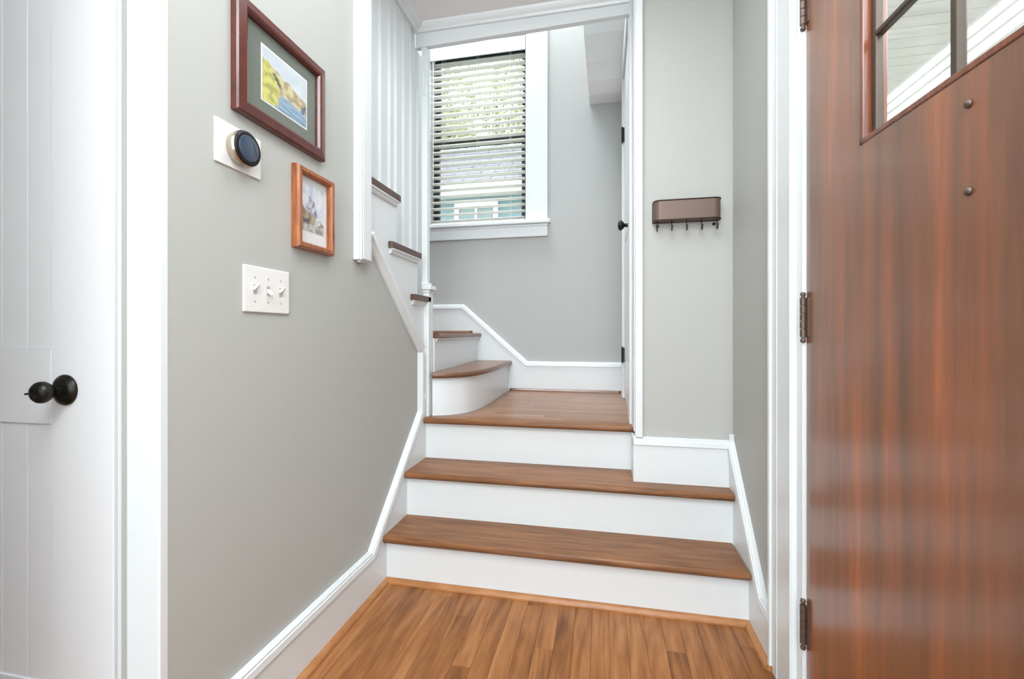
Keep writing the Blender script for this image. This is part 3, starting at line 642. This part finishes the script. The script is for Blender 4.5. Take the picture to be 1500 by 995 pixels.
tube(bm, [(X0, YW-.002, ZT), (X1, YW-.002, ZT)], .0028, 8); tube(bm, [(X0, YW-.002, ZB), (X1, YW-.002, ZB)], .0028, 8); mesh_obj('back_wire', bm, M_rackd, rk, smooth=True)
for i in range(5):
    x = X0+.012+i*.0563; y = YF+.012
    bm = bmesh.new(); pts = [(x, y, ZB), (x, y, ZB-.034)]
    for k in range(1, 9): a = math.pi*k/8; pts.append((x, y-.008+math.cos(a)*.008, ZB-.036-math.sin(a)*.008))
    pts.append((x, y-.0165, ZB-.030)); tube(bm, pts, .0022, 8)
    lathe(bm, [(0, -.004), (.0028, -.003), (.0038, 0), (.0028, .003), (0, .004)], (x, y-.0165, ZB-.028), (0, 0, 1), 8); mesh_obj('hook', bm, M_rackd, rk, smooth=True)
for x in (X0+.018, X1-.018):
    bm = bmesh.new(); lathe(bm, [(0, 0), (.0065, 0), (.0065, .004), (.003, .005), (0, .005)], (x, 1.91, ZB-.014), (0, -1, 0), 14); mesh_obj('wall_mount', bm, M_black, rk)
    
local(rk)

# ------------------------------------------------------------------ rear room window, out of view, behind the added rear fill light
rw = reg(tag(empty('window_2', (-.5, -2.4, .55)), 'wide window behind the camera', 'window', kind='structure'))
dp(rw, 'casing', B((-1.9, -1.8, -2.4, -2.38, .45, 2.45), (.8, .9, -2.4, -2.38, .45, 2.45)), M_trim)
dp(rw, 'casing', B((-1.8, .8, -2.4, -2.38, 2.35, 2.45), (-1.8, .8, -2.4, -2.38, .45, .55)), M_trim)
for x in (-.95, -.05): dp(rw, 'mullion', B((x-.03, x+.03, -2.47, -2.43, .55, 2.35)), M_trim)

# ------------------------------------------------------------------ outside: neighbour's house, trees, porch
tag(mesh_obj('lawn', B((-25, 25, 3.4, 45, -.6, -.5)), M_ground), 'grass ground outside behind the house', 'lawn', kind='structure')
nh = reg(tag(empty('neighbour_house', (-2.8, 9, -.5)), 'teal-sided neighbour house with grey shingle roof seen through the blind', 'house'))
HX0, HX1, HYF = -9.0, 4.0, 9.0
dp(nh, 'wall', B((HX0, HX1, HYF+.03, HYF+.25, -.5, 3.95)), M_teal)
zz = 2.2
while zz < 3.86:
    bm = bmesh.new(); prism(bm, [(HYF+.03, zz), (HYF, zz), (HYF+.022, zz+.13), (HYF+.03, zz+.13)], 'X', HX0, HX1); dp(nh, 'siding_board', bm, M_teal); zz += .13
dp(nh, 'fascia', B((HX0, HX1, HYF-.40, HYF-.36, 3.80, 3.98)), M_white)
dp(nh, 'soffit', B((HX0, HX1, HYF-.36, HYF+.05, 3.86, 3.90)), M_white)
bm = bmesh.new(); tube(bm, [(HX0, HYF-.46, 3.93), (HX1, HYF-.46, 3.93)], .06, 10); dp(nh, 'gutter', bm, M_white)
rf = None; n = 13; run = 2.3/n; rise = 1.75/n
bm = bmesh.new(); prism(bm, [(HYF-.42, 3.97), (HYF+1.88, 5.72), (HYF+4.2, 3.97)], 'X', HX0, HX1); dp(nh, 'roof', bm, M_roof)
for k in range(n):
    y = HYF-.42+k*run; z = 3.97+k*rise; bm = bmesh.new(); x = HX0+(.15 if k % 2 else 0)
    while x < HX1:
        dz = random.uniform(0, .012); prism_pts = [(y-.02, z), (y-.02, z+.03+dz), (y+run, z+rise+.012), (y+run, z+rise)]
        prism(bm, prism_pts, 'X', x+.008, min(x+.3, HX1)-.008); x += .3
    dp(nh, 'shingle_course', bm, M_roof)
wf = dp(nh, 'window_frame', B((-3.1, -3.0, HYF-.03, HYF+.03, 2.5, 3.75), (-2.25, -2.15, HYF-.03, HYF+.03, 2.5, 3.75), (-3.0, -2.25, HYF-.03, HYF+.03, 3.62, 3.75), (-3.0, -2.25, HYF-.03, HYF+.03, 2.5, 2.6), (-2.65, -2.60, HYF-.02, HYF+.03, 2.6, 3.62)), M_white)
mesh_obj('pane', B((-3.0, -2.25, HYF, HYF+.01, 2.6, 3.62)), mat('house_pane', srgb(130, 150, 150), .1), wf)
def tree(x, y, h, r, seed, label):
    rr = random.Random(seed); t = tag(empty('tree', (x, y, -.5)), label, 'tree', 'trees behind the neighbour house')
    bm = bmesh.new(); tube(bm, [(0, 0, 0), (.1, 0, h*.35), (0, .1, h*.7), (.05, 0, h*.9)], [.2, .15, .09, .04], 8)
    for k in range(7):
        a = rr.uniform(0, 6.28); z = h*rr.uniform(.35, .7); tube(bm, [(0.05, 0, z), (math.cos(a)*r*.4, math.sin(a)*r*.4, z+r*.3), (math.cos(a)*r*.75, math.sin(a)*r*.75, z+r*.45)], [.07, .05, .02], 6)
    mesh_obj('trunk', bm, M_bark, t)
    vs = []; fs = []
    for k in range(5600):
        while True:
            p = Vector((rr.uniform(-1, 1), rr.uniform(-1, 1), rr.uniform(-1, 1)))
            if p.length < 1 and (p.length > .35) and noise.noise(p*2.6+Vector((seed, 0, 0))) > -.12: break
        c = Vector((p.x*r, p.y*r, h*.72+p.z*r*.95)); a = Vector((rr.gauss(0, 1), rr.gauss(0, 1), rr.gauss(0, 1))).normalized(); b = a.orthogonal().normalized(); s = rr.uniform(.06, .12)
        i = len(vs); vs += [c-a*s, c+b*s*.5, c+a*s, c-b*s*.5]; fs.append((i, i+1, i+2, i+3))
    me = bpy.data.meshes.new('foliage'); me.from_pydata(vs, [], fs); me.materials.append(M_leafA)
    o = bpy.data.objects.new('foliage', me); C.objects.link(o); o.parent = t; o['kind'] = 'stuff'
tree(-7.0, 16, 13.2, 2.6, 1, 'leafy tree above the neighbour roof at the left of the window')
tree(-5.6, 23, 17.5, 3.6, 2, 'leafy tree above the neighbour roof in the middle of the window')
tree(-1.9, 16, 13.2, 2.5, 3, 'smaller leafy tree above the neighbour roof at the right of the window')
# porch outside the front door
po = reg(tag(empty('porch_wall', (3.0, 1, 0)), 'white clapboard porch wall seen through the front door glass', 'wall'))
dp(po, 'backing', B((2.93, 3.05, -.9, 10, -.2, 7.2)), M_stone)
zz = .4
while zz < 7.1:
    bm = bmesh.new(); prism(bm, [(2.93, zz), (2.90, zz), (2.925, zz+.10), (2.93, zz+.10)], 'Y', -.9, 10); dp(po, 'clapboard', bm, M_stone); zz += .10
tag(mesh_obj('porch_floor', B((.66, 3.05, -.9, 4.6, -.2, -.05)), M_pceil), 'grey porch floor outside the front door', 'porch floor', kind='structure')
pc = reg(tag(empty('porch_ceiling', (1.8, 1.8, 2.6)), 'white beadboard porch ceiling seen through the top of the door glass', 'ceiling'))
y = 0.2
while y < 4.4:
    dp(pc, 'ceiling_board', B((.70, 2.0, y, y+.094, 2.72, 2.74)), M_pceil); y += .10
for m_ in bpy.data.materials: m_.use_backface_culling = False
